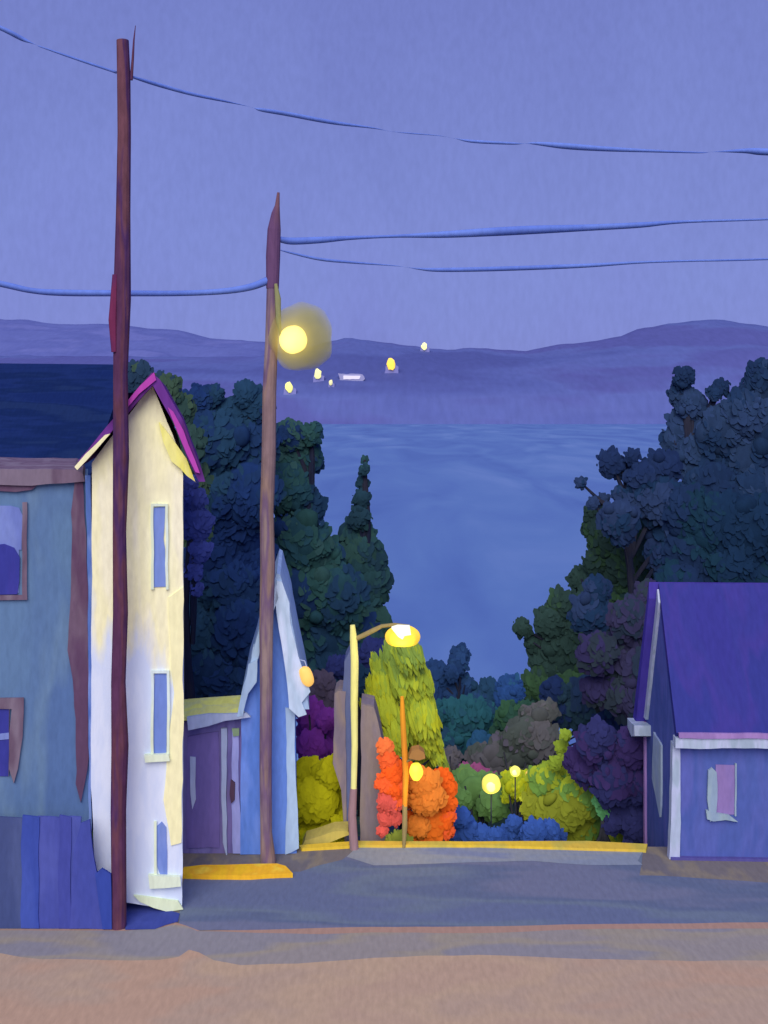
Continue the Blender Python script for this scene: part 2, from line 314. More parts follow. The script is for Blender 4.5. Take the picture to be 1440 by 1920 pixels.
# ------------------------------------------------------------------ vegetation
def leafy(bm, lumps, d, pal, kind, thick=.8, dabs=3, leaf=90, strand=False, lsz=1.0):
    """crown: uneven clumps, a few oval leaf masses on the outline, then many rounded leaves; every piece its own paint colour"""
    lay = bm.faces.layers.float_color.get('Col') or bm.faces.layers.float_color.new('Col')
    cols = [alb(c, kind) for c in pal]
    sf = bm.verts.layers.float_vector.get('soft') or bm.verts.layers.float_vector.new('soft')
    off = Vector((random.random()*20, random.random()*20, random.random()*20))
    def pick(p, j=.16, ix=None):
        v = noise.noise(p*.42+off)*1.3+.5+random.uniform(-j, j)
        c = cols[max(0, min(len(cols)-1, int(v*len(cols))))] if ix is None else cols[ix]; k = random.uniform(.94, 1.06)
        return (c[0]*k, c[1]*k, c[2]*k, 1)
    def paint(n0, c, sm=False):
        bm.faces.ensure_lookup_table()
        for f in bm.faces[n0:]: f[lay] = c; f.smooth = sm
    if not strand:
        for i, A in enumerate(lumps):      # fill between neighbouring clumps so the crown reads as one mass
            for B in lumps[i+1:]:
                if math.hypot(A[0]-B[0], A[1]-B[1]) < (A[2]+B[2])*.95:
                    c = at((A[0]+B[0])/2, (A[1]+B[1])/2, d+.15); n0 = len(bm.faces)
                    blob_bm(bm, c, min(A[2], B[2])*.9*d/F, 2, (1, thick*.8, 1), .08, 1.4); paint(n0, pick(c, .05), True)
    for L in lumps:
        x, y, r = L[:3]; dd = d+(L[3] if len(L) > 3 else random.uniform(-.6, .6)*thick)
        c = at(x, y, dd); rr = r*dd/F; ix = L[4] if len(L) > 4 else None
        n0 = len(bm.faces); blob_bm(bm, c, rr*.92, 3, (random.uniform(.94, 1.08), thick*.7, random.uniform(.94, 1.1)), .10, 1.4); paint(n0, pick(c, .05, ix), True)
        for i in range(dabs):
            a = random.uniform(0, 2*math.pi); u = Vector((math.cos(a), random.uniform(-.5, .3), math.sin(a)))
            p = c+Vector((u.x, u.y*thick, u.z))*rr*random.uniform(.68, .9)
            rot = Matrix.Rotation(random.uniform(-.9, .9), 3, 'Y')
            q = rr*random.uniform(.24, .4); n0 = len(bm.faces)
            sc = (.5, .5, 1.5) if strand else (random.uniform(.7, 1.2), .6, random.uniform(.8, 1.3))
            blob_bm(bm, p, q, 2, sc, .1, 1.2, rot); paint(n0, pick(p, ix=ix), True)
        k = int(leaf*1.25*max(.4, min(2.2, r/34)))
        for i in range(k):
            u = Vector((random.gauss(0, 1), random.gauss(0, .8)-.5, random.gauss(0, 1))).normalized()
            p = c+Vector((u.x, u.y*thick*.72, u.z))*rr*random.uniform(.92, 1.02)
            if random.random() < .16 and not strand: p = c+(p-c)*random.uniform(1.04, 1.22); sml = .5
            else: sml = 1
            s = sml*random.uniform(3.0, 11)*dd/F*lsz*min(1.2, max(.55, r/30))
            yaw = random.gauss(0, .25); nrm = Vector((math.sin(yaw), -math.cos(yaw), random.gauss(.25, .12))).normalized()
            a = Vector((random.gauss(0, .9), random.gauss(0, .2), 1))
            if strand: a = Vector((random.gauss(.30, .15), 0, -1))
            a = (a-nrm*a.dot(nrm)).normalized(); bb = a.cross(nrm)
            ln = s*(2.8 if strand else 1.5); wd = s*(.55 if strand else .85); cv = nrm*(-.12*wd)
            n0 = len(bm.faces); m = bm.verts.new(p)
            ring = [bm.verts.new(p+a*ln*ca+bb*wd*sa+cv) for ca, sa in [(-1, 0), (-.7, -.62), (0, -1), (.72, -.66), (1, 0), (.7, .62), (0, 1), (-.72, .6)]]
            sn = (nrm*.35+u*.75+Vector((0, -.35, .25))).normalized()
            flip = (ring[0].co-m.co).cross(ring[1].co-m.co).dot(nrm) < 0
            for t in range(8):
                tri = [m, ring[t], ring[(t+1) % 8]]
                bm.faces.new(tri[::-1] if flip else tri)
            for v in [m]+ring: v[sf] = sn
            paint(n0, pick(p, ix=ix), True)
M_bark = brush('bark', [(30, 34, 60), (40, 40, 60)], 'crown', 2)
def tree(name, label, lumps, d, pal, cat='tree', kind='crown', group=None, thick=.5, dabs=3, leaf=90, trunk=True, strand=False, bark=None, lsz=1.0):
    cx = sum(l[0]*l[2] for l in lumps)/sum(l[2] for l in lumps); cy = max(l[1] for l in lumps)
    X = (cx-HX)/F*d; base = Vector((X, d, terrain(d)-.1))
    if not trunk:
        bm = bmesh.new(); leafy(bm, lumps, d, pal, kind, thick, dabs, leaf, strand, lsz)
        bmz = min(v.co.z for v in bm.verts)
        if bmz > base.z+.3:     # stems down to the slope
            for k in range(5):
                l = random.choice(lumps); p = at(l[0], l[1], d)
                n0 = len(bm.faces); tube_bm(bm, [Vector((X+(k-2)*.12, d, base.z)), base.lerp(p, .5), p], [.05, .04, .02], 6); bm.faces.ensure_lookup_table()
                lay = bm.faces.layers.float_color['Col']
                for f in bm.faces[n0:]: f[lay] = alb((50, 50, 66), 'crown')
        o = finish(name, bm, leafmat(), loc=base); return tag(o, label, cat, group)
    t = thing(name, label, cat, base, group)
    bm = bmesh.new(); leafy(bm, lumps, d, pal, kind, thick, dabs, leaf, strand, lsz); finish('crown', bm, leafmat(), t)
    topl = min(lumps, key=lambda l: l[1]); tp = at(topl[0], topl[1], d)
    hgt = tp.z-base.z; r0 = max(.08, hgt*.022)
    bm = bmesh.new(); pts = []
    for i in range(7):
        f = i/6; p = base.lerp(tp, f)
        pts.append(p+Vector((math.sin(f*5+cx)*.02*hgt*f*(1-f)*4, 0, 0)))
    tube_bm(bm, pts, [r0*(1-.85*i/6) for i in range(7)], 10)
    for l in lumps:
        q = at(l[0], l[1], d)
        f = max(.12, min(.9, (q.z-base.z)/hgt-.15)); s = base.lerp(tp, f)
        if (q-s).length > .3: tube_bm(bm, [s, s.lerp(q, .5)+Vector((0, 0, .04*(q-s).length)), q], [r0*.45*(1-f*.5), r0*.3, r0*.12], 6)
    finish('trunk', bm, bark or M_bark, t)
    return t
G1 = 'dark trees on the slope left of the water'; G2 = 'dark trees on the slope right of the water'; G3 = 'shrubs beyond the road kerb'
NAVY = [(18, 36, 84), (22, 42, 92), (22, 42, 84), (26, 50, 82)]
TEAL = [(24, 46, 78), (30, 58, 76), (34, 62, 70), (40, 66, 74)]
GREEN = [(34, 56, 60), (42, 66, 56), (52, 78, 58), (38, 60, 74)]
tree('tree', 'dark green tree rising just behind the magenta roof of the yellow house', [(318, 718, 14), (262, 706, 26), (305, 735, 32), (335, 770, 28), (352, 830, 30), (362, 900, 30), (330, 860, 40), (350, 980, 40)], 31, [(38, 58, 62), (48, 66, 60), (30, 48, 76)], group=G1)
tree('tree', 'broad navy tree between the yellow house and the second pole', [(372, 748, 26), (402, 738, 17), (392, 775, 26), (462, 738, 22), (484, 760, 28), (440, 772, 26), (405, 830, 55), (470, 830, 50), (400, 930, 62), (465, 930, 60), (410, 1040, 62), (460, 1060, 60), (395, 1150, 60), (455, 1180, 62), (400, 1260, 60), (460, 1280, 50), (430, 1210, 60), (370, 1200, 50), (430, 1320, 50), (380, 1320, 45), (435, 1100, 50), (435, 985, 50), (480, 1120, 45), (475, 1230, 45)], 42, NAVY, group=G1)
tree('conifer_tree', 'blue-violet drooping conifer against the right side of the yellow house', [(357, 905, 14, 0), (363, 935, 22, 0), (368, 980, 28, 0), (374, 1030, 22, 0), (362, 1070, 18, 0), (368, 1105, 12, 0)], 26, [(54, 62, 132), (62, 70, 146), (44, 58, 118)], group=G1)
tree('tree', 'green-black leafy tree just right of the second pole, left of the spire conifer', [(545, 815, 26), (585, 812, 20), (555, 860, 44), (540, 920, 40), (565, 950, 38), (560, 1020, 56), (600, 1050, 42), (560, 1110, 62), (630, 1120, 56), (600, 1190, 66), (655, 1190, 50), (600, 1260, 55), (660, 1260, 45)], 45, TEAL+[(24, 44, 88)], group=G1)
tree('conifer_tree', 'dark conifer with a thin pointed spire rising before the water', [(684, 862, 4), (683, 880, 7), (680, 905, 10), (678, 935, 15), (674, 970, 21), (670, 1005, 31), (676, 1045, 41), (682, 1090, 48), (664, 1140, 46), (690, 1180, 44), (720, 1215, 36)], 50, [(28, 50, 70), (34, 60, 72), (40, 66, 70)], group=G1, thick=.7)
tree('shrub', 'small indigo tree behind the arm of the street lamp', [(634, 1250, 20), (700, 1225, 24), (715, 1215, 18)], 40, [(40, 36, 110), (34, 40, 96)], group=G1, trunk=False)
# right
tree('tree', 'tall slate-blue tree at the right edge, highest of the right bank', [(1281, 706, 19), (1276, 738, 22), (1296, 758, 26), (1290, 800, 34), (1264, 826, 24), (1352, 728, 16), (1338, 738, 12), (1436, 712, 34), (1418, 742, 34), (1395, 775, 40), (1350, 810, 44), (1310, 850, 46), (1400, 850, 60), (1450, 800, 60), (1340, 920, 56), (1420, 930, 60), (1480, 880, 60)], 46, [(36, 52, 92), (32, 48, 84), (24, 42, 78), (22, 38, 74)], group=G2)
tree('tree', 'dark teal tree standing right behind the ridge of the right house', [(1290, 960, 44), (1350, 980, 56), (1420, 990, 60), (1300, 1040, 52), (1370, 1060, 50), (1440, 1070, 50), (1500, 1020, 60), (1270, 1100, 40)], 36, [(18, 38, 70), (18, 42, 66), (22, 38, 74)], group=G2)
tree('tree', 'navy tree with loose leaf tufts stretching left over the water', [(1146, 868, 24), (1186, 856, 14), (1166, 880, 18), (1090, 906, 8), (1200, 896, 26), (1240, 880, 32), (1130, 938, 10), (1112, 944, 9), (1160, 926, 12), (1200, 935, 28), (1240, 940, 42), (1265, 990, 44), (1240, 1040, 30), (1162, 975, 34, -2), (1168, 1005, 20, -2), (1120, 1106, 24, -5), (1105, 1150, 34, -5)], 43, [(24, 38, 78), (28, 42, 82), (22, 42, 78), (34, 48, 88)], group=G2)
tree('tree', 'olive green tree sloping down to the water, paler than its neighbours', [(1118, 962, 22), (1112, 990, 20), (1140, 1010, 34), (1190, 985, 34), (1122, 1048, 26), (1180, 1050, 48), (1200, 1110, 50), (1090, 1085, 22), (1140, 1100, 50), (1056, 1130, 26), (1100, 1160, 50), (1030, 1165, 26), (1060, 1200, 44), (1000, 1205, 16), (980, 1178, 17), (1028, 1240, 32), (1010, 1285, 30), (1060, 1270, 44)], 45, [(36, 54, 58), (42, 64, 54), (46, 70, 54), (34, 56, 62)], group=G2)
tree('tree', 'purple-brown tree against the left roof edge of the right house', [(1215, 1120, 26), (1180, 1160, 36), (1210, 1190, 34), (1120, 1225, 34), (1170, 1230, 44), (1200, 1260, 36), (1180, 1310, 36), (1130, 1290, 34)], 32, [(34, 44, 68), (44, 42, 78), (38, 46, 64), (42, 38, 80)], group=G2)
tree('tree', 'blue-black low tree between the green tree and the purple shrubs', [(1100, 1320, 44), (1150, 1350, 36), (1060, 1330, 30), (1120, 1380, 36), (1040, 1300, 24), (1190, 1360, 30)], 34, [(28, 44, 78), (32, 52, 76), (24, 38, 82)], group=G2)
# centre
tree('tree', 'cluster of blue small trees before the water, mid picture', [(864, 1226, 16), (858, 1246, 18), (846, 1262, 14), (812, 1270, 28), (800, 1300, 26), (832, 1300, 28), (872, 1284, 20), (850, 1310, 24), (918, 1296, 22), (904, 1318, 24), (885, 1325, 22), (935, 1310, 22)], 44, [(30, 52, 100), (34, 58, 106), (30, 56, 92)], group=G2)
tree('shrub', 'rounded blue shrub at the right end of the blue cluster', [(956, 1288, 22), (950, 1310, 20), (968, 1300, 16), (900, 1392, 20, -3)], 42, [(34, 62, 122), (36, 72, 116)], group=G2, trunk=False)
tree('tree', 'deep teal bushy tree under the blue cluster', [(850, 1350, 34), (880, 1345, 34), (912, 1350, 28), (870, 1390, 34), (840, 1400, 28), (900, 1380, 22), (820, 1340, 22)], 40, [(30, 64, 88), (32, 72, 92), (28, 54, 86)], group=G2)
tree('tree', 'dark green small tree right of the teal tree', [(960, 1345, 26), (985, 1340, 24), (945, 1370, 24), (980, 1370, 26)], 39, [(38, 66, 62), (44, 74, 60)], group=G2)
tree('shrub', 'small round grey-brown shrub just right of the orange bush', [(844, 1418, 18), (842, 1432, 15)], 31, [(80, 76, 90), (72, 70, 88)], kind='bush', group=G3, trunk=False)
tree('shrub', 'wide grey-brown thicket rising to the right behind the globe lamps', [(900, 1420, 24), (912, 1440, 24), (945, 1410, 30), (975, 1380, 30), (1000, 1348, 26), (1025, 1335, 20), (1010, 1390, 34), (985, 1430, 30), (950, 1440, 20), (1030, 1420, 26)], 33, [(68, 70, 80), (74, 72, 86), (60, 66, 72), (72, 68, 90)], kind='bush', group=G3, trunk=False)
tree('shrub', 'thin rose-pink flowering shrub behind the green mound', [(872, 1444, 12, 0), (892, 1444, 11, 0), (910, 1452, 10, 0), (925, 1460, 8, 0)], 30, [(140, 74, 124), (128, 66, 116)], kind='bush', group=G3, trunk=False)
tree('shrub', 'mid green rounded shrub left below the big globe lamp', [(872, 1474, 30), (900, 1490, 36), (925, 1510, 26), (865, 1500, 20), (918, 1480, 26)], 28, [(84, 116, 74), (92, 120, 66), (76, 108, 78)], kind='bush', group=G3, trunk=False)
tree('shrub', 'bright yellow-green shrub between the two globe lamps', [(965, 1465, 22), (955, 1490, 16), (978, 1480, 18), (988, 1458, 12)], 27, [(156, 160, 34), (132, 144, 40), (168, 172, 44)], kind='bush', group=G3, trunk=False)
tree('shrub', 'large yellow-green bush left of the right house, sprawling to the kerb', [(1060, 1378, 7), (1052, 1400, 10), (1046, 1428, 14), (1020, 1465, 30), (1055, 1470, 36), (1085, 1500, 38), (1050, 1520, 36), (1110, 1530, 32), (1010, 1510, 28), (1080, 1555, 30), (1125, 1560, 28), (1160, 1578, 20), (1190, 1585, 14)], 25.5, [(110, 128, 46), (126, 138, 42), (84, 114, 58), (104, 110, 38)], kind='bush', group=G3, trunk=False)
tree('shrub', 'small sea-green shrub at the right tip of the yellow-green bush', [(1128, 1502, 14, 0), (1132, 1520, 13, 0)], 24.6, [(72, 124, 90), (64, 110, 88)], kind='bush', group=G3, trunk=False)
tree('shrub', 'dark violet shrub leaning on the left wall of the right house', [(1085, 1425, 24), (1120, 1390, 34), (1110, 1440, 34), (1155, 1420, 40), (1190, 1400, 34), (1150, 1470, 36), (1195, 1470, 32), (1175, 1520, 34), (1198, 1550, 26), (1150, 1545, 18), (1188, 1580, 18)], 24.6, [(40, 30, 80), (44, 34, 84), (34, 36, 84), (36, 38, 88)], kind='bush', group=G3, trunk=False)
tree('shrub', 'low cobalt blue hedge along the kerb, mid road', [(862, 1532, 18), (872, 1560, 24), (900, 1568, 20), (930, 1570, 18), (960, 1566, 20), (965, 1545, 14), (1000, 1560, 22), (1030, 1560, 20), (1045, 1570, 16)], 24, [(40, 66, 140), (36, 58, 126), (42, 68, 146)], kind='bush', group=G3, trunk=False)
tree('shrub', 'violet shrub against the right eave of the small blue house', [(580, 1340, 26), (596, 1372, 32), (585, 1400, 28), (612, 1350, 18), (608, 1410, 22)], 25.5, [(100, 42, 134), (88, 38, 122), (110, 48, 146)], kind='bush', group=G3, trunk=False)
tree('shrub', 'dark mauve shrub right of the amber lantern, above the violet shrub', [(600, 1285, 24), (612, 1310, 22), (590, 1300, 20)], 27, [(74, 64, 90), (66, 58, 84)], kind='bush', group=G3, trunk=False)
tree('shrub', 'yellow and olive bush between the small blue house and the street lamp', [(585, 1455, 32), (622, 1448, 26), (590, 1500, 36), (628, 1500, 26), (605, 1540, 36), (638, 1550, 22), (580, 1575, 24), (620, 1575, 24)], 23.4, [(158, 152, 22), (138, 142, 28), (124, 130, 26), (100, 102, 24)], kind='bush', group=G3, trunk=False)
tree('lamplight_cone', 'cone of lamplight built as a yellow-green weeping tree', [(745, 1228, 24), (768, 1232, 24), (728, 1258, 28), (765, 1268, 32), (786, 1282, 24), (715, 1300, 26), (748, 1305, 32), (782, 1318, 30), (700, 1325, 20), (722, 1340, 26), (756, 1350, 34), (796, 1352, 26), (712, 1372, 18), (738, 1385, 22), (770, 1388, 26), (806, 1388, 20), (780, 1420, 18), (818, 1415, 14), (832, 1432, 7), (805, 1425, 12)], 24.4, [(104, 124, 60), (126, 140, 50), (142, 150, 46), (150, 152, 36), (112, 132, 56)], cat='tree', kind='bush', group=G3, strand=True, leaf=150, dabs=3, thick=.7)  # cone of lamplight built as foliage, its glow put in the leaf colours
tree('shrub', 'bright orange bush right of the slim orange lamp post', [(795, 1468, 26, -.3, 2), (806, 1495, 27, -.3, 2), (790, 1500, 22, -.3, 2), (828, 1462, 20, 0, 0), (840, 1478, 15, 0, 0), (836, 1505, 18, 0, 0), (785, 1550, 20, -.1, 2), (795, 1575, 15, 0, 0), (812, 1545, 24, 0, 1), (832, 1540, 18, 0, 0), (812, 1572, 20, 0, 1), (838, 1560, 12, 0, 3), (766, 1470, 14, .3, 0), (764, 1500, 15, .3, 1), (766, 1535, 14, .3, 0), (770, 1445, 12, .3, 0), (842, 1530, 11, 0, 3), (775, 1570, 12, 0, 1)], 23.2, [(232, 84, 28), (240, 98, 34), (255, 116, 50), (206, 80, 44)], kind='bush', group=G3, trunk=False)
tree('shrub', 'red-orange bush left of the slim orange lamp post', [(722, 1400, 14, 0, 3), (728, 1425, 18, 0, 0), (735, 1450, 19, 0, 1), (740, 1478, 17, 0, 1), (722, 1470, 17, 0, 0), (724, 1505, 17, 0, 2), (738, 1510, 15, 0, 2), (722, 1535, 12, 0, 2), (718, 1558, 8, 0, 2), (744, 1440, 12, 0, 1), (748, 1475, 13, 0, 0), (746, 1505, 12, 0, 0), (742, 1535, 11, 0, 2)], 22.1, [(204, 80, 44), (218, 78, 30), (176, 70, 70), (204, 98, 58)], kind='bush', group=G3, trunk=False)
tree('shrub', 'low olive grass tuft at the foot of the slim orange lamp post', [(745, 1572, 14, 0), (732, 1580, 11, 0), (762, 1578, 10, 0)], 22.0, [(112, 116, 40), (96, 104, 44)], kind='bush', group=G3, trunk=False)

# ------------------------------------------------------------------ buildings
# long dark-roofed building, far left behind
DR = thing('long_building', 'long building with a flat-lit navy roof behind the blue-grey house', 'building', (-11, 31, terrain(31)))
bm = bmesh.new(); zr = H+(HY-683)*33/F; ze = H-(885-HY)*29/F
prism_bm(bm, [Vector((-7.9, 28.6, ze-.1)), Vector((-7.9, 33, zr)), Vector((-7.9, 37.4, ze-.1)), Vector((-7.9, 37.4, ze-.35)), Vector((-7.9, 33, zr-.3)), Vector((-7.9, 28.6, ze-.35))], Vector((-13, 0, .12)), .03, 1)
finish('roof', bm, brush('navy_roof', [(22, 40, 96), (26, 44, 100), (20, 38, 88), (28, 46, 94)], 'roof', .8, (.35, 1, 3)), DR)
bm = bmesh.new(); box_bm(bm, (-20.5, 29.2, terrain(37)), (-8.2, 36.8, ze-.3)); finish('wall', bm, brush('navy_wall', [(40, 52, 100)], 'wall'), DR)

# blue-grey building at the left edge
PB = Plane(165, 1693)
BB = thing('apartment_house', 'tall blue-grey house with brown cornice at the left edge', 'house', PB.o)
M_bw = brush('bluegrey', [(94, 120, 166), (90, 115, 164), (99, 123, 166), (84, 108, 162)], 'wall', .9, (1, 1, .22))
M_brown = brush('brown_trim', [(116, 96, 122), (104, 84, 110), (124, 108, 132)], 'wall', 1.5)
M_brown2 = brush('brown_dark', [(92, 66, 98), (106, 84, 112), (100, 74, 104)], 'wall', 1.5, (1, 1, .3))
bm = bmesh.new(); prism_bm(bm, [PB.p(x, y) for x, y in [(-180, 903), (165, 903), (166, 1300), (170, 1720), (-180, 1760)]], PB.back*4, .012); finish('wall', bm, M_bw, BB)
pp(BB, 'cornice', PB, [(-180, 880), (60, 879), (140, 880), (156, 888), (160, 903), (120, 906), (60, 910), (-180, 906)], M_brown, 4.2, .12)
pp(BB, 'cornice', PB, [(-180, 906), (40, 910), (76, 906), (60, 918), (30, 922), (-180, 918)], M_brown2, .1, .06)
pp(BB, 'corner_board', PB, [(140, 902), (156, 905), (160, 1000), (164, 1100), (166, 1300), (166, 1420), (160, 1470), (152, 1505), (143, 1470), (140, 1300), (128, 1220), (135, 1040), (133, 960)], M_brown2, .08, .05)
pp(BB, 'downpipe', PB, [(160, 892), (170, 892), (173, 1050), (172, 1620), (167, 1620), (167, 1400), (164, 1100)], brush('pipe', [(84, 108, 186), (120, 140, 210)], 'wall', 3), .1, .1)
M_pw = brush('pale_pane', [(120, 132, 202), (110, 122, 196)], 'wall', 2); M_dp = brush('violet_pane', [(66, 62, 156), (58, 60, 150)], 'wall', 2)
w = window(BB, PB, -34, 950, 42, 1116, M_brown, M_pw, 9, pane=[(-34, 950), (20, 948), (36, 952), (43, 968), (41, 1030), (36, 1030), (36, 1112), (-34, 1116)], side='rb')
pp(BB, 'shade', PB, [(-34, 1024), (8, 1020), (28, 1026), (38, 1045), (38, 1090), (33, 1114), (-34, 1116)], M_dp, .03, .035, parent=w)
w = window(BB, PB, -34, 1330, 16, 1455, M_brown, M_dp, 0.5, side='r')
pp(BB, 'frame', PB, [(-34, 1312), (44, 1308), (42, 1380), (34, 1440), (26, 1468), (16, 1440), (17, 1370), (20, 1330), (-34, 1330)], M_brown, .06, .05, parent=w)
pp(BB, 'transom', PB, [(-34, 1378), (16, 1374), (16, 1386), (-34, 1390)], M_pw, .02, .03, parent=w)

# fence
FN = thing('fence', 'dark blue leaning board fence in front of the blue-grey house', 'fence', gnd(60, 1741))
PF = Plane(60, 1741, turn=0.0)
cols = [((66, 74, 130), (-150, -70)), ((60, 76, 158), (-75, -20)), ((66, 76, 128), (-25, 42)), ((58, 74, 162), (40, 72)), ((70, 77, 160), (68, 116)), ((66, 72, 156), (110, 132)), ((68, 76, 158), (128, 150))]
for i, (c, (a, b)) in enumerate(cols):
    pp(FN, 'board', PF, [(a, 1532-3*(i % 2)), (b, 1534), (b+2, 1742), (a, 1742)], brush('board%d' % i, [c, tuple(v+8 for v in c)], 'wall', 1.5), .04, .02*(i % 2), amp=.02)
pp(FN, 'board', PF, [(138, 1590), (150, 1545), (166, 1538), (176, 1610), (200, 1742), (132, 1742)], brush('board8', [(66, 74, 158), (72, 78, 162)], 'wall', 1.5), .05, .05)
pp(FN, 'board', PF, [(178, 1640), (190, 1630), (208, 1640), (210, 1742), (192, 1742)], brush('board9', [(54, 70, 158)], 'wall', 1.5), .05, .08)
pp(FN, 'rail', PF, [(-150, 1570), (165, 1570), (168, 1580), (-150, 1580)], brush('rail', [(54, 62, 140)], 'wall'), .05, -.045)

# yellow gabled house
PY = Plane(345, 1705)
YH = thing('gabled_house', 'tall narrow cream and white gabled house with magenta roof', 'house', PY.o)
# warm glow on the upper wall painted as cream over white, ragged boundary
my = brush('glow_cream_wall', [(220, 216, 184), (228, 216, 172), (206, 210, 176), (222, 216, 184)], 'soft', 1.3, (1, 1, .2))
nt = my.node_tree; N = nt.nodes; L = nt.links; pb = N['Principled BSDF']
src = pb.inputs['Base Color'].links[0].from_socket
tc = N.new('ShaderNodeTexCoord'); sp = N.new('ShaderNodeSeparateXYZ'); L.new(tc.outputs['Object'], sp.inputs[0])
mpn = N.new('ShaderNodeMapping'); mpn.inputs['Scale'].default_value = (2.2, 2.2, .5); L.new(tc.outputs['Object'], mpn.inputs[0])
nn = N.new('ShaderNodeTexNoise'); nn.inputs['Scale'].default_value = 1.2; nn.inputs['Detail'].default_value = 4; L.new(mpn.outputs[0], nn.inputs['Vector'])
ma = N.new('ShaderNodeMath'); ma.operation = 'MULTIPLY_ADD'; L.new(nn.outputs['Fac'], ma.inputs[0]); ma.inputs[1].default_value = -3.2; L.new(sp.outputs['Z'], ma.inputs[2])
mb = N.new('ShaderNodeMath'); mb.operation = 'MULTIPLY_ADD'; L.new(sp.outputs['X'], mb.inputs[0]); mb.inputs[1].default_value = .55; L.new(ma.outputs[0], mb.inputs[2])
m3 = N.new('ShaderNodeMapRange'); m3.inputs[1].default_value = 2.3; m3.inputs[2].default_value = 2.9; L.new(mb.outputs[0], m3.inputs[0])
n4 = N.new('ShaderNodeTexNoise'); n4.inputs['Scale'].default_value = 2.5; n4.inputs['Detail'].default_value = 4; L.new(mpn.outputs[0], n4.inputs['Vector'])
rw = N.new('ShaderNodeValToRGB'); L.new(n4.outputs['Fac'], rw.inputs[0]); rw.color_ramp.elements[0].position = .42; rw.color_ramp.elements[1].position = .58
rw.color_ramp.elements[0].color = (.62, .73, .92, 1); rw.color_ramp.elements[1].color = (.68, .78, .94, 1)
mx = N.new('ShaderNodeMix'); mx.data_type = 'RGBA'; L.new(m3.outputs[0], mx.inputs[0]); L.new(rw.outputs[0], mx.inputs[6]); L.new(src, mx.inputs[7])
L.new(mx.outputs[2], pb.inputs['Base Color'])
M_cream = brush('cream_trim', [(222, 206, 168), (214, 202, 166)], 'soft', 2, (1, 1, .3)); M_white = brush('pale_trim', [(186, 192, 184), (182, 192, 206)], 'soft', 2)
M_sage = brush('sage_trim', [(178, 188, 168), (190, 196, 176)], 'soft', 2)
M_bpane = brush('blue_pane', [(98, 116, 184), (104, 120, 188), (94, 112, 182)], 'soft', 2)
M_mag = brush('magenta_paint', [(186, 78, 190), (170, 66, 176)], 'ground', 1.5); M_vio = brush('violet_roof', [(92, 44, 130), (102, 52, 146), (84, 40, 116)], 'ground', 1.5)
bm = bmesh.new(); prism_bm(bm, [PY.p(x, y) for x, y in [(172, 868), (205, 824), (285, 722), (332, 838), (343, 890), (344, 1300), (342, 1706), (238, 1694), (200, 1676), (180, 1640), (172, 1500), (171, 1200)]], PY.back*5.5, .014); finish('wall', bm, my, YH)
bm = bmesh.new(); prism_bm(bm, [PY.p(x, y, .3) for x, y in [(284, 698), (300, 712), (345, 790), (378, 880), (384, 902), (372, 902), (352, 860), (330, 800), (286, 722), (150, 876), (146, 864)]], PY.back*6.1, .012); finish('roof', bm, M_vio, YH)
pp(YH, 'barge_board', PY, [(288, 698), (292, 712), (262, 738), (241, 762), (238, 752), (262, 724)], M_mag, .1, .34, label='magenta left barge board near the apex')
pp(YH, 'barge_board', PY, [(196, 816), (206, 814), (180, 842), (145, 882), (140, 876), (160, 850)], M_cream, .1, .34, label='cream lower end of the left barge board')
pp(YH, 'barge_board', PY, [(316, 764), (326, 772), (344, 806), (366, 860), (374, 886), (366, 884), (352, 852), (334, 812)], M_mag, .1, .34, label='magenta right barge board')
pp(YH, 'barge_board', PY, [(297, 790), (306, 800), (330, 832), (350, 860), (366, 902), (350, 892), (338, 878), (322, 866), (306, 828)], brush('lemon', [(222, 224, 90), (216, 214, 120), (230, 232, 130)], 'soft', 3), .1, .10, label='lemon yellow streak of painted light under the right eave')  # lit streak on the gable, painted as a thin yellow strip
pp(YH, 'corner_board', PY, [(314, 1120), (343, 1100), (344, 1300), (341, 1580), (322, 1585), (308, 1500), (313, 1410), (326, 1300)], M_cream, .04, .03)
pp(YH, 'plinth', PY, [(250, 1680), (280, 1682), (335, 1690), (345, 1706), (315, 1710), (262, 1692)], M_sage, .06, .06)
window(YH, PY, 288, 950, 310, 1100, M_white, M_bpane, 5, pane=[(287, 953), (310, 950), (308, 990), (306, 1010), (309, 1030), (312, 1099), (284, 1101), (285, 1030)], side='trl')
window(YH, PY, 288, 1262, 313, 1412, M_white, M_bpane, 5, pane=[(290, 1264), (314, 1257), (313, 1340), (312, 1412), (288, 1412), (286, 1340)], side='trl', sill=[(270, 1416), (316, 1414), (318, 1427), (272, 1429)])
window(YH, PY, 294, 1546, 312, 1638, M_white, M_bpane, 5, pane=[(294, 1550), (304, 1541), (312, 1552), (314, 1600), (313, 1640), (300, 1640), (295, 1625), (293, 1590)], side='l', sill=[(278, 1641), (338, 1644), (340, 1662), (280, 1666)])

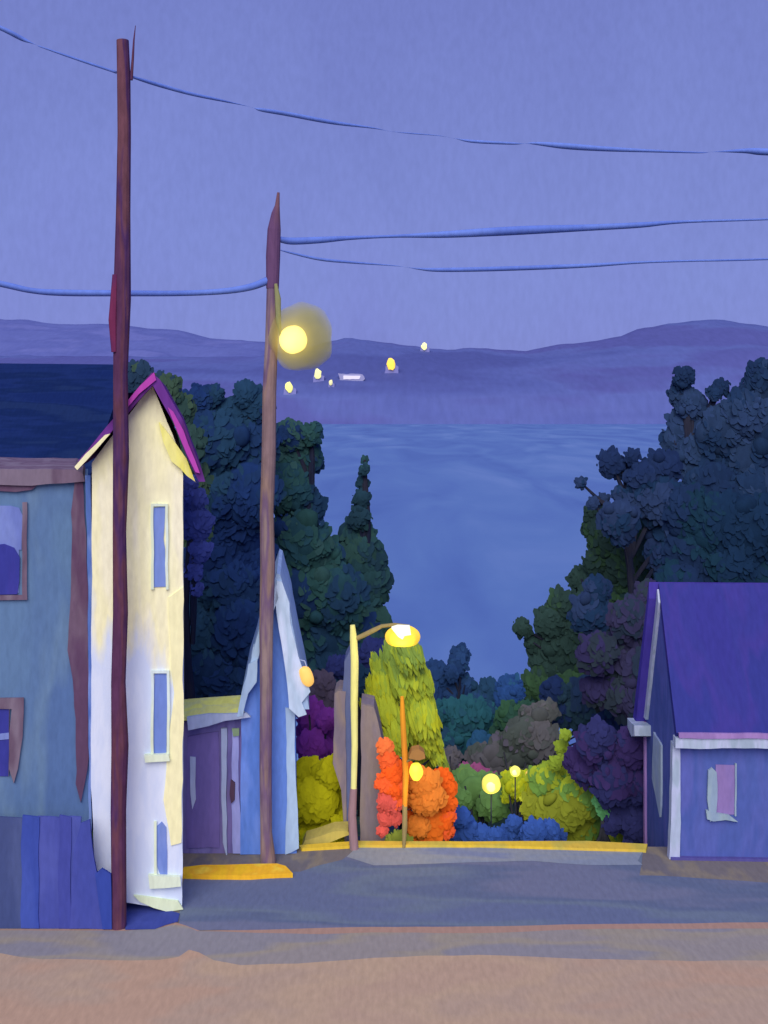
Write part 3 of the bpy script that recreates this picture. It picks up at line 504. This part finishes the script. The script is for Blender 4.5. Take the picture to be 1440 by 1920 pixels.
# low purple lean-to
PL = Plane(455, 1600, turn=0.0)
LT = thing('garage', 'low purple shed with cream roof between yellow house and blue house', 'shed', gnd(400, 1600))
M_pur = brush('purple_wall', [(98, 90, 148), (104, 92, 150), (92, 84, 142), (106, 98, 158)], 'soft', 1.6)
M_gr = brush('grey_trim', [(138, 146, 184), (148, 154, 190)], 'soft', 2)
bm = bmesh.new(); prism_bm(bm, [PL.p(x, y) for x, y in [(340, 1352), (456, 1348), (457, 1601), (338, 1601)]], Vector((-.25, 1.6, 0)), .012); finish('wall', bm, M_pur, LT)
bm = bmesh.new(); e0 = PL.p(334, 1345, .2); e1 = PL.p(458, 1337, .2)
prism_bm(bm, [e0, e1, e1+Vector((0, 0, -.07)), e0+Vector((0, 0, -.07))], Vector((-.12, .95, .10)), .012); finish('roof', bm, brush('cream_roof', [(206, 202, 138), (198, 196, 150), (214, 210, 130)], 'ground', 2), LT)
pp(LT, 'gutter', PL, [(350, 1344), (390, 1340), (462, 1338), (470, 1346), (420, 1352), (390, 1362), (352, 1368)], M_gr, .08, .28)
pp(LT, 'door_post', PL, [(414, 1366), (425, 1366), (424, 1420), (425, 1560), (426, 1612), (418, 1580), (415, 1480)], M_gr, .07, .08)
pp(LT, 'door_post', PL, [(434, 1370), (446, 1366), (448, 1480), (454, 1600), (436, 1600), (434, 1500)], brush('lilac', [(146, 144, 206), (132, 134, 196)], 'soft', 2), .06, .06)
pp(LT, 'door', PL, [(350, 1380), (410, 1372), (412, 1590), (350, 1590)], brush('door_purple', [(98, 84, 146), (92, 80, 140)], 'soft', 2), .04, .03)
pp(LT, 'window', PL, [(356, 1418), (367, 1420), (366, 1470), (368, 1500), (362, 1518), (357, 1490)], M_gr, .04, .06)
pp(LT, 'lantern', PL, [(432, 1462), (440, 1468), (440, 1500), (434, 1506), (431, 1488)], brush('lantern', [(84, 62, 84)], 'wall'), .06, .12)
pp(LT, 'wall_plaque', PL, [(434, 1366), (448, 1366), (447, 1380), (436, 1381)], brush('greenish', [(138, 158, 132)], 'wall'), .03, .10).name = 'wall_plaque'

# small blue gabled house
PS = Plane(556, 1600)
SH = thing('narrow_house', 'narrow bright blue house with steep grey-edged gable behind the second pole', 'house', PS.o)
M_blue = brush('blue_wall', [(88, 116, 196), (80, 110, 192), (98, 124, 206)], 'soft', 1.5)
M_pg = brush('pale_grey', [(160, 172, 206), (150, 164, 196), (170, 178, 214)], 'soft', 2); M_pg2 = brush('grey_blue', [(134, 152, 192), (142, 160, 198)], 'soft', 2)
bm = bmesh.new(); prism_bm(bm, [PS.p(x, y) for x, y in [(450, 1602), (452, 1345), (470, 1250), (518, 1104), (534, 1180), (553, 1320), (556, 1602)]], PS.back*3.2, .012); finish('wall', bm, M_blue, SH)
bm = bmesh.new(); prism_bm(bm, [PS.p(x, y, .2) for x, y in [(519, 1074), (526, 1078), (546, 1150), (558, 1220), (580, 1330), (566, 1330), (545, 1250), (530, 1170), (519, 1112), (482, 1240), (462, 1300), (456, 1342), (444, 1345), (455, 1290), (500, 1130)]], PS.back*3.6, .012); rf = finish('roof', bm, M_pg2, SH)
pp(SH, 'barge_board', PS, [(520, 1088), (530, 1090), (543, 1130), (545, 1160), (560, 1230), (581, 1298), (566, 1318), (575, 1340), (560, 1345), (543, 1328), (536, 1260), (524, 1180), (516, 1128)], M_pg, .1, .26)
pp(SH, 'barge_board', PS, [(518, 1092), (522, 1120), (508, 1160), (502, 1166), (504, 1138)], M_pg, .1, .26)
pp(SH, 'barge_board', PS, [(464, 1246), (482, 1236), (480, 1278), (466, 1300), (455, 1345), (452, 1332), (458, 1290)], M_pg2, .1, .26)
pp(SH, 'chimney', PS, [(474, 1213), (490, 1210), (490, 1232), (484, 1236), (471, 1230)], M_pg, .3, -.1, parent=rf)
pp(SH, 'corner_board', PS, [(536, 1326), (554, 1330), (552, 1400), (556, 1500), (560, 1590), (545, 1598), (534, 1602), (538, 1480)], M_pg2, .06, .05)
# amber lantern hanging under its eave
bm = bmesh.new(); c = at(575, 1268, 21.2)
blob_bm(bm, c, .17, 3, (.8, .7, 1.25), .08, 1.2, Matrix.Rotation(-.35, 3, 'Y'))
ml = glow('amber', (216, 168, 84), .9)
AL = thing('lantern', 'amber oval lantern at the right roof edge of the blue house', 'lantern', c); finish('lamp_shade', bm, ml, AL, smooth=True)
bm = bmesh.new(); tube_bm(bm, [c+Vector((0, 0, .18)), c+Vector((-.04, .02, .3)), c+Vector((-.22, .1, .32))], .012, 6); finish('bracket', bm, M_gr, AL)

# taupe shed behind the street lamp
PT = Plane(722, 1590, d=22.6)
M_tau = brush('taupe_boards', [(140, 124, 138), (148, 130, 132), (130, 116, 136)], 'wall', 1.5)
TS = thing('shed', 'tall narrow taupe board shed behind the street lamp post', 'shed', Vector((PT.o.x, PT.o.y, terrain(22.6))))
pp(TS, 'wall', PT, [(627, 1300), (634, 1294), (648, 1296), (650, 1640), (640, 1480), (625, 1430)], M_tau, .9, 0)
pp(TS, 'wall', PT, [(677, 1322), (700, 1326), (714, 1370), (722, 1420), (728, 1640), (674, 1640)], M_tau, .9, 0)
pp(TS, 'door', PT, [(646, 1240), (660, 1215), (662, 1500), (660, 1640), (650, 1640), (644, 1480), (641, 1300)], brush('slate_board', [(104, 110, 152), (96, 104, 150)], 'wall', 1.5), .9, -.03)

# right house
u = Vector((1, -.04, 0)).normalized(); vv = Vector((.04, 1, 0)).normalized(); c0 = Vector((5.78, 21.2, 0))
def rh(a, b, z): return c0+u*a+vv*b+Vector((0, 0, z))
RH = thing('cottage', 'violet-blue cottage with big indigo roof at the right edge', 'house', rh(2, 1.4, 0))
M_rw = brush('violet_wall', [(78, 92, 168), (84, 94, 172), (74, 88, 164), (88, 94, 174)], 'wall', 1.2); M_rr = brush('indigo_roof', [(60, 58, 146), (60, 60, 146), (66, 60, 148), (56, 60, 144)], 'roof', 1.1, (1, .3, .3))
M_rp = brush('purple_edge', [(72, 60, 162), (66, 54, 152)], 'wall', 1.5); M_pink2 = brush('mauve_trim', [(156, 122, 188), (146, 114, 180)], 'wall', 2)
M_wt = brush('white_trim', [(164, 174, 206), (176, 180, 220), (154, 166, 196)], 'wall', 3)
bm = bmesh.new(); prism_bm(bm, [rh(0, 0, -1), rh(0, 0, 2.42), rh(0, 1.4, 5.1), rh(0, 2.8, 2.05), rh(0, 2.8, -1.5)], u*8, .0); finish('wall', bm, M_rw, RH)
bm = bmesh.new(); prism_bm(bm, [rh(-.02, -.22, 2.56), rh(-.02, 1.36, 5.24), rh(-.02, 1.42, 5.04), rh(-.02, -.12, 2.42)], u*8.4, .012); rf = finish('roof', bm, M_rr, RH)
bm = bmesh.new(); prism_bm(bm, [rh(-.22, 1.38, 5.26), rh(-.22, 3.15, 1.9), rh(-.22, 2.85, 1.8), rh(-.22, 1.42, 4.9)], u*8.6, .012); finish('roof', bm, M_rp, RH)
bm = bmesh.new(); prism_bm(bm, [rh(-.06, 1.34, 5.12), rh(-.06, 1.50, 4.96), rh(-.06, 2.86, 2.0), rh(-.06, 2.55, 2.0), rh(-.06, 1.22, 4.86)], u*.07, .015); b = finish('barge_board', bm, M_wt, RH)
bm = bmesh.new(); prism_bm(bm, [rh(-.36, 2.25, 1.95), rh(-.36, 3.1, 1.88), rh(-.36, 3.05, 1.68), rh(-.36, 2.6, 1.6), rh(-.36, 2.25, 1.72)], u*.36, .03, .12); finish('eave_return', bm, M_wt, RH)
bm = bmesh.new(); prism_bm(bm, [rh(-.04, -.26, 2.27), rh(8, -.26, 2.27), rh(8, -.26, 2.47), rh(-.04, -.26, 2.47)], vv*.22, .02); finish('eave_beam', bm, M_wt, RH)
bm = bmesh.new(); prism_bm(bm, [rh(.02, -.30, 2.48), rh(8, -.30, 2.48), rh(8, -.30, 2.60), rh(.02, -.30, 2.58)], vv*.06, .015); finish('gutter', bm, M_pink2, RH)
bm = bmesh.new(); prism_bm(bm, [rh(-.13, -.06, -.02), rh(.08, -.06, -.02), rh(.10, -.06, 1.2), rh(.10, -.06, 2.3), rh(-.04, -.06, 2.3), rh(-.08, -.06, 1.1)], vv*.2, .015); finish('corner_post', bm, M_wt, RH)
bm = bmesh.new(); prism_bm(bm, [rh(-.05, 2.66, -1.4), rh(-.05, 2.84, -1.4), rh(-.05, 2.84, 1.9), rh(-.05, 2.72, 1.9)], u*.08, .015); finish('corner_board', bm, M_pink2, RH)
bm = bmesh.new(); prism_bm(bm, [rh(-.04, 1.1, 1.9), rh(-.04, 1.85, 1.95), rh(-.04, 2.0, .9), rh(-.04, 1.2, .35), rh(-.04, 1.1, .6)], u*.06, .03, .15); finish('window', bm, brush('pale_sash', [(154, 168, 196), (146, 160, 200)], 'wall', 3), RH)
PR = Plane(1265, 1608, turn=0); PR.o = c0; PR.n = -vv; PR.back = vv
M_sash = brush('grey_sash', [(146, 162, 184), (136, 152, 184)], 'wall', 3)
w = window(RH, PR, 1342, 1434, 1378, 1528, M_sash, brush('pink_pane', [(136, 112, 176), (128, 108, 174)], 'wall', 2), 3, side='r')
pp(RH, 'frame', PR, [(1328, 1446), (1336, 1440), (1344, 1448), (1345, 1500), (1342, 1536), (1332, 1540), (1326, 1500)], M_sash, .06, .07, parent=w)
pp(RH, 'sill', PR, [(1324, 1520), (1345, 1526), (1368, 1530), (1384, 1542), (1360, 1538), (1338, 1540), (1326, 1536)], M_sash, .06, .08, parent=w)
bm = bmesh.new(); prism_bm(bm, [rh(-.1, -.1, -.02), rh(8, -.1, -.02), rh(8, -.1, .06), rh(-.1, -.1, .05)], vv*.09, .01); finish('plinth', bm, brush('plinth_violet', [(84, 78, 150)], 'wall'), RH)

# ------------------------------------------------------------------ poles, cables, lamps
M_p1 = brush('pole_dark', [(84, 50, 84), (96, 58, 78), (76, 48, 92), (104, 66, 82)], 'wall', 2.5, (1, 1, .12), fine=.2)
M_p2 = brush('pole_mauve', [(130, 106, 116), (138, 112, 112), (112, 88, 120), (140, 118, 124)], 'wall', 2.5, (1, 1, .12), fine=.15)
M_p2t = brush('pole_top', [(114, 80, 96), (100, 70, 110)], 'wall', 2.5, (1, 1, .12))
P1 = thing('utility_pole', 'tall dark maroon utility pole before the yellow house', 'utility pole', gnd(222, 1738), 'wooden utility poles')
d1 = gnd(222, 1738).y
ax = [(222, 1738), (223, 1650), (222, 1520), (225, 1400), (222, 1280), (226, 1150), (224, 1000), (227, 860), (226, 700), (229, 560), (231, 400), (233, 250), (232, 140), (230, 76)]
wd = [30, 28, 29, 32, 27, 28, 25, 30, 27, 33, 27, 25, 25, 23]
bm = bmesh.new(); tube_bm(bm, [at(x, y, d1) for x, y in ax], [w/2*d1/F for w in wd], 14); finish('shaft', bm, M_p1, P1)
bm = bmesh.new(); tube_bm(bm, [at(246, 150, d1), at(249, 110, d1), at(251, 75, d1), at(254, 48, d1)], [.03, .022, .015, .006], 8); finish('antenna_rod', bm, M_p1, P1)
bm = bmesh.new(); tube_bm(bm, [at(214, 660, d1-.1), at(212, 600, d1-.1), at(216, 515, d1-.1)], [.05, .08, .05], 8); finish('conduit', bm, brush('red_conduit', [(112, 46, 84), (96, 44, 88)], 'wall', 3), P1)
P2 = thing('utility_pole', 'thinner mauve-brown utility pole with pointed top and bright round lamp', 'utility pole', gnd(500, 1618), 'wooden utility poles')
d2 = gnd(500, 1618).y
ax = [(503, 1618), (499, 1560), (498, 1440), (499, 1300), (499, 1180), (502, 1060), (500, 960), (504, 850), (505, 740), (509, 640), (511, 540)]
wd = [30, 22, 23, 23, 26, 28, 26, 27, 26, 24, 22]
bm = bmesh.new(); tube_bm(bm, [at(x, y, d2) for x, y in ax], [w/2*d2/F for w in wd], 14); finish('shaft', bm, M_p2, P2)
ax = [(511, 541), (512, 480), (514, 430), (517, 400), (520, 385), (522, 361)]; wd = [24, 27, 25, 16, 9, 5]
bm = bmesh.new(); tube_bm(bm, [at(x, y, d2) for x, y in ax], [w/2*d2/F for w in wd], 14); finish('pole_tip', bm, M_p2t, P2)
bm = bmesh.new(); tube_bm(bm, [at(517, 532, d2-.14), at(521, 560, d2-.14), at(522, 600, d2-.14), at(526, 628, d2-.14), at(536, 636, d2-.1)], [.03, .06, .05, .03, .03], 8); finish('lamp_bracket', bm, brush('olive_bracket', [(142, 140, 104)], 'wall'), P2)
lc = at(550, 637, d2-.1)
bm = bmesh.new(); blob_bm(bm, lc, 26*d2/F, 3, (1, 1, 1.03), .03); finish('lamp_globe', bm, glow('lamp_cream', (250, 222, 130), 2.2), P2, smooth=True)
pl = bpy.data.lights.new('pole_lamp_light', 'POINT'); pl.energy = 120; pl.color = (1, .8, .35); pl.shadow_soft_size = .3
po = bpy.data.objects.new('pole_lamp_light', pl); COL.objects.link(po); po.location = lc-Vector((0, 0, 0))
# small volume added to form the halo round the lamp
vm = bpy.data.materials.new('halo_mist'); vm.use_nodes = True; N = vm.node_tree.nodes; N.remove(N['Principled BSDF'])
pv = N.new('ShaderNodeVolumePrincipled'); pv.inputs['Color'].default_value = (.80, .78, .30, 1); pv.inputs['Density'].default_value = 2.6
vm.node_tree.links.new(pv.outputs[0], N['Material Output'].inputs['Volume'])
bm = bmesh.new(); blob_bm(bm, at(566, 634, d2), .66, 4, (.95, .8, 1.02), .10, 1.6)
added_mist = finish('added_mist', bm, vm, loc=at(566, 634, d2), smooth=True); struct(added_mist, 'stuff'); added_mist['label'] = 'olive halo added around the bright pole lamp'; added_mist['category'] = 'added_mist'

M_cab = brush('cable_blue', [(92, 112, 190), (84, 104, 184)], 'soft', .8, (.3, 1, 1))
def cable(label, pts):
    """pts: x, y, depth, thickness in picture widths; smooth interpolation"""
    out = []; rad = []
    for i in range(len(pts)-1):
        p0 = pts[max(i-1, 0)]; p1 = pts[i]; p2 = pts[i+1]; p3 = pts[min(i+2, len(pts)-1)]
        for k in range(6):
            t = k/6; q = [.5*((2*b)+(-a+c)*t+(2*a-5*b+4*c-d)*t*t+(-a+3*b-3*c+d)*t**3) for a, b, c, d in zip(p0, p1, p2, p3)]
            out.append(at(q[0], q[1], q[2])); rad.append(max(.25, q[3])/2*.95*q[2]/F)
    p = pts[-1]; out.append(at(p[0], p[1], p[2])); rad.append(p[3]/2*p[2]/F)
    bm = bmesh.new(); tube_bm(bm, out, rad, 8); o = finish('power_cable', bm, M_cab, loc=out[0], smooth=True)
    tag(o, label, 'cable', 'overhead cables')
D = d1
cable('uppermost cable, short span running left from the tall dark pole', [(-260, -60, 17, 4), (-100, 8, 17.5, 5), (0, 52, 17.8, 9), (40, 72, 18, 9), (58, 80, 18, 3), (70, 85, 18, .4), (80, 89, 18, 3), (150, 113, 18.2, 5), (219, 136, D, 5)])
cable('uppermost long cable sagging right from the tall dark pole across the sky', [(244, 143, D, 5), (290, 157, 18.8, 8), (350, 174, 19.2, 7), (400, 185, 19.5, 6), (455, 197, 20, 1.5), (475, 202, 20, .3), (490, 206, 20, 7), (540, 214, 20.4, 9), (620, 229, 21, 8), (700, 240, 21.4, 3), (730, 246, 21.6, .3), (770, 250, 21.8, 2.5), (820, 254, 22, 1.5), (850, 259, 22.2, .3), (885, 265, 22.4, 6), (960, 269, 22.8, 5), (985, 269, 22.9, .5), (1005, 269, 23, 6), (1060, 274, 23.3, 12), (1130, 279, 23.8, 10), (1220, 283, 24.3, 6), (1310, 286, 24.8, 3), (1332, 285, 24.9, .3), (1355, 284, 25, 3), (1400, 283, 25.2, 10), (1440, 285, 25.5, 14), (1600, 290, 26.5, 8), (1900, 280, 28, 5)])
cable('thick middle cable running right from the top of the second pole', [(518, 447, d2, 10), (545, 452, 21.2, 14), (600, 450, 21.5, 13), (660, 446, 21.9, 8), (740, 443, 22.3, 6), (830, 440, 22.9, 13), (920, 435, 23.4, 17), (1000, 431, 24, 17), (1100, 427, 24.6, 13), (1200, 422, 25.3, 11), (1280, 416, 25.8, 6), (1440, 411, 27, 4), (1700, 400, 29, 4)])
cable('lowest right-hand cable, thin then thicker, below the thick middle cable', [(522, 468, d2, .5), (545, 474, 21.2, 4), (600, 486, 21.5, 6), (660, 492, 21.9, 5), (738, 498, 22.3, 2), (762, 501, 22.4, .3), (785, 504, 22.6, 4), (820, 506, 22.8, 8), (900, 505, 23.3, 9), (1000, 502, 24, 9), (1100, 498, 24.6, 8), (1200, 492, 25.3, 5), (1300, 489, 25.9, 4), (1400, 487, 26.6, 4), (1700, 478, 29, 3)])
cable('drooping cable running left from the second pole, behind the tall dark pole', [(502, 526, d2, 16), (470, 538, 20.8, 14), (420, 546, 20.6, 12), (340, 550, 20.4, 11), (230, 550, 20, 12), (120, 549, 19.6, 13), (60, 545, 19.4, 11), (0, 532, 19.2, 12), (-200, 490, 18.5, 8)])

# street lamp
SL = thing('street_lamp', 'curved-arm street lamp glowing yellow at the road edge', 'street lamp', gnd(664, 1592))
ds = gnd(664, 1592).y
M_ol = brush('olive_post', [(152, 132, 94), (142, 124, 88)], 'wall', 2)
bm = bmesh.new(); tube_bm(bm, [at(x, y, ds) for x, y in [(661, 1172), (663, 1200), (665, 1240), (664, 1320), (665, 1400), (663, 1480)]], [.05, .075, .08, .075, .065, .06], 12); finish('post', bm, brush('lamplit_post', [(226, 214, 134), (220, 208, 126), (214, 200, 120)], 'soft', 2, (1, 1, .2)), SL)  # lamplight on this stretch of the post painted as cream
bm = bmesh.new(); tube_bm(bm, [at(x, y, ds) for x, y in [(663, 1478), (660, 1530), (664, 1592)]], [.07, .085, .09], 12); finish('post_base', bm, brush('rose_post', [(154, 120, 132), (140, 118, 136)], 'wall', 2), SL)
bm = bmesh.new(); tube_bm(bm, [at(x, y, ds) for x, y in [(662, 1200), (680, 1192), (700, 1182), (716, 1174), (740, 1171), (768, 1174)]], [.045, .05, .05, .04, .035, .03], 10); finish('arm', bm, M_ol, SL)
bm = bmesh.new(); c = at(755, 1195, ds); g = bmesh.ops.create_uvsphere(bm, u_segments=28, v_segments=16, radius=1)
for v in g['verts']:
    k = 1 if v.co.z > -.3 else 1; v.co = c+Vector((v.co.x*.345*(1+.08*math.sin(5*v.co.y)), v.co.y*.28, (v.co.z*.25 if v.co.z > -.6 else -.15-.0*v.co.z)))
finish('lamp_head', bm, glow('lamp_yellow', (238, 196, 56), .85), SL, smooth=True)
bm = bmesh.new(); prism_bm(bm, [at(x, y, ds-.34) for x, y in [(733, 1178), (745, 1174), (768, 1175), (770, 1190), (758, 1192), (754, 1199), (746, 1194)]], Vector((0, .2, 0)), .01, .08); finish('bulb', bm, glow('bulb', (226, 232, 206), .7), SL)
pl = bpy.data.lights.new('street_lamp_light', 'POINT'); pl.energy = 16; pl.color = (1, .85, .4); pl.shadow_soft_size = .25
po = bpy.data.objects.new('street_lamp_light', pl); COL.objects.link(po); po.location = at(752, 1228, ds-.5)
# slim orange lamp post
OP = thing('lamp_post', 'slim orange lamp post with small yellow lantern by the orange bush', 'lamp post', gnd(760, 1590))
dp = gnd(760, 1590).y
bm = bmesh.new(); tube_bm(bm, [at(x, y, dp) for x, y in [(754, 1306), (755, 1340), (758, 1400), (761, 1450), (759, 1512)]], [.035, .055, .06, .065, .05], 10); finish('post', bm, brush('orange_post', [(232, 152, 48), (222, 140, 50)], 'wall', 2), OP)
bm = bmesh.new(); tube_bm(bm, [at(x, y, dp) for x, y in [(759, 1508), (759, 1550), (757, 1592)]], [.05, .055, .03], 10); finish('post_base', bm, M_ol, OP)
c = at(780, 1447, dp-.15)
bm = bmesh.new(); blob_bm(bm, c, .16, 3, (.85, .7, 1.15), .1); finish('lantern', bm, glow('lemon_lamp', (240, 224, 66), .85), OP, smooth=True)
bm = bmesh.new(); prism_bm(bm, [at(x, y, dp-.3) for x, y in [(766, 1422), (772, 1408), (786, 1405), (796, 1412), (798, 1422), (786, 1426)]], Vector((0, .3, 0)), .008, .1); finish('lantern_cap', bm, brush('cap_brown', [(164, 116, 70)], 'wall'), OP)
bm = bmesh.new(); tube_bm(bm, [at(759, 1430, dp), at(770, 1424, dp-.1), at(780, 1424, dp-.15)], .02, 8); finish('lantern_bracket', bm, M_ol, OP)
pl = bpy.data.lights.new('lantern_light', 'POINT'); pl.energy = 10; pl.color = (1, .7, .25); pl.shadow_soft_size = .2
po = bpy.data.objects.new('lantern_light', pl); COL.objects.link(po); po.location = c-Vector((0, .3, .4))
# globe lamps on posts among the shrubs
def globe(px, py, r, d, c, label, e):
    p = at(px, py, d); t = thing('globe_lamp', label, 'globe lamp', Vector((p.x, p.y, terrain(d))), 'globe lamps among the shrubs')
    bm = bmesh.new(); blob_bm(bm, p, r*d/F, 3, (1, 1, 1), .05); g = finish('globe', bm, glow('globe%d' % c[2], c, 1), t, smooth=True)
    bm = bmesh.new(); tube_bm(bm, [Vector((p.x, p.y, terrain(d))), p-Vector((0, 0, r*d/F*.9))], .016, 8); finish('post', bm, M_bark, t)
    bm = bmesh.new(); blob_bm(bm, p+Vector((-.02, -r*d/F*.75, 0)), r*d/F*.55, 2, (1, .6, 1), .05); finish('bulb', bm, glow('bulb2', (238, 226, 158), 1), t, smooth=True, parent=g)
    if e:
        pl = bpy.data.lights.new('globe_light', 'POINT'); pl.energy = e; pl.color = (1, .85, .35); pl.shadow_soft_size = .2
        po = bpy.data.objects.new('globe_light', pl); COL.objects.link(po); po.location = p-Vector((0, .25, .5))
globe(921, 1470, 18, 25.6, (226, 208, 88), 'largest round globe lamp, above the low blue hedge', 10)
globe(966, 1446, 10, 25.8, (220, 212, 96), 'smaller yellow globe lamp on top of the bright yellow-green shrub', 5)
globe(993, 1452, 8, 26.4, (196, 164, 72), 'smallest dull orange globe lamp, right of the other two', 0)
# pale boulder at the kerb
bm = bmesh.new(); prism_bm(bm, [at(x, y, 21.9) for x, y in [(566, 1588), (572, 1576), (600, 1568), (625, 1559), (652, 1558), (655, 1566), (625, 1577), (600, 1588)]], Vector((0, .5, 0)), .012, .15)
tag(finish('boulder', bm, brush('sand_stone', [(184, 166, 98), (176, 158, 96)], 'ground', 3), loc=at(610, 1588, 21.9)), 'long flat sandy rock below the yellow and olive bush', 'rock')
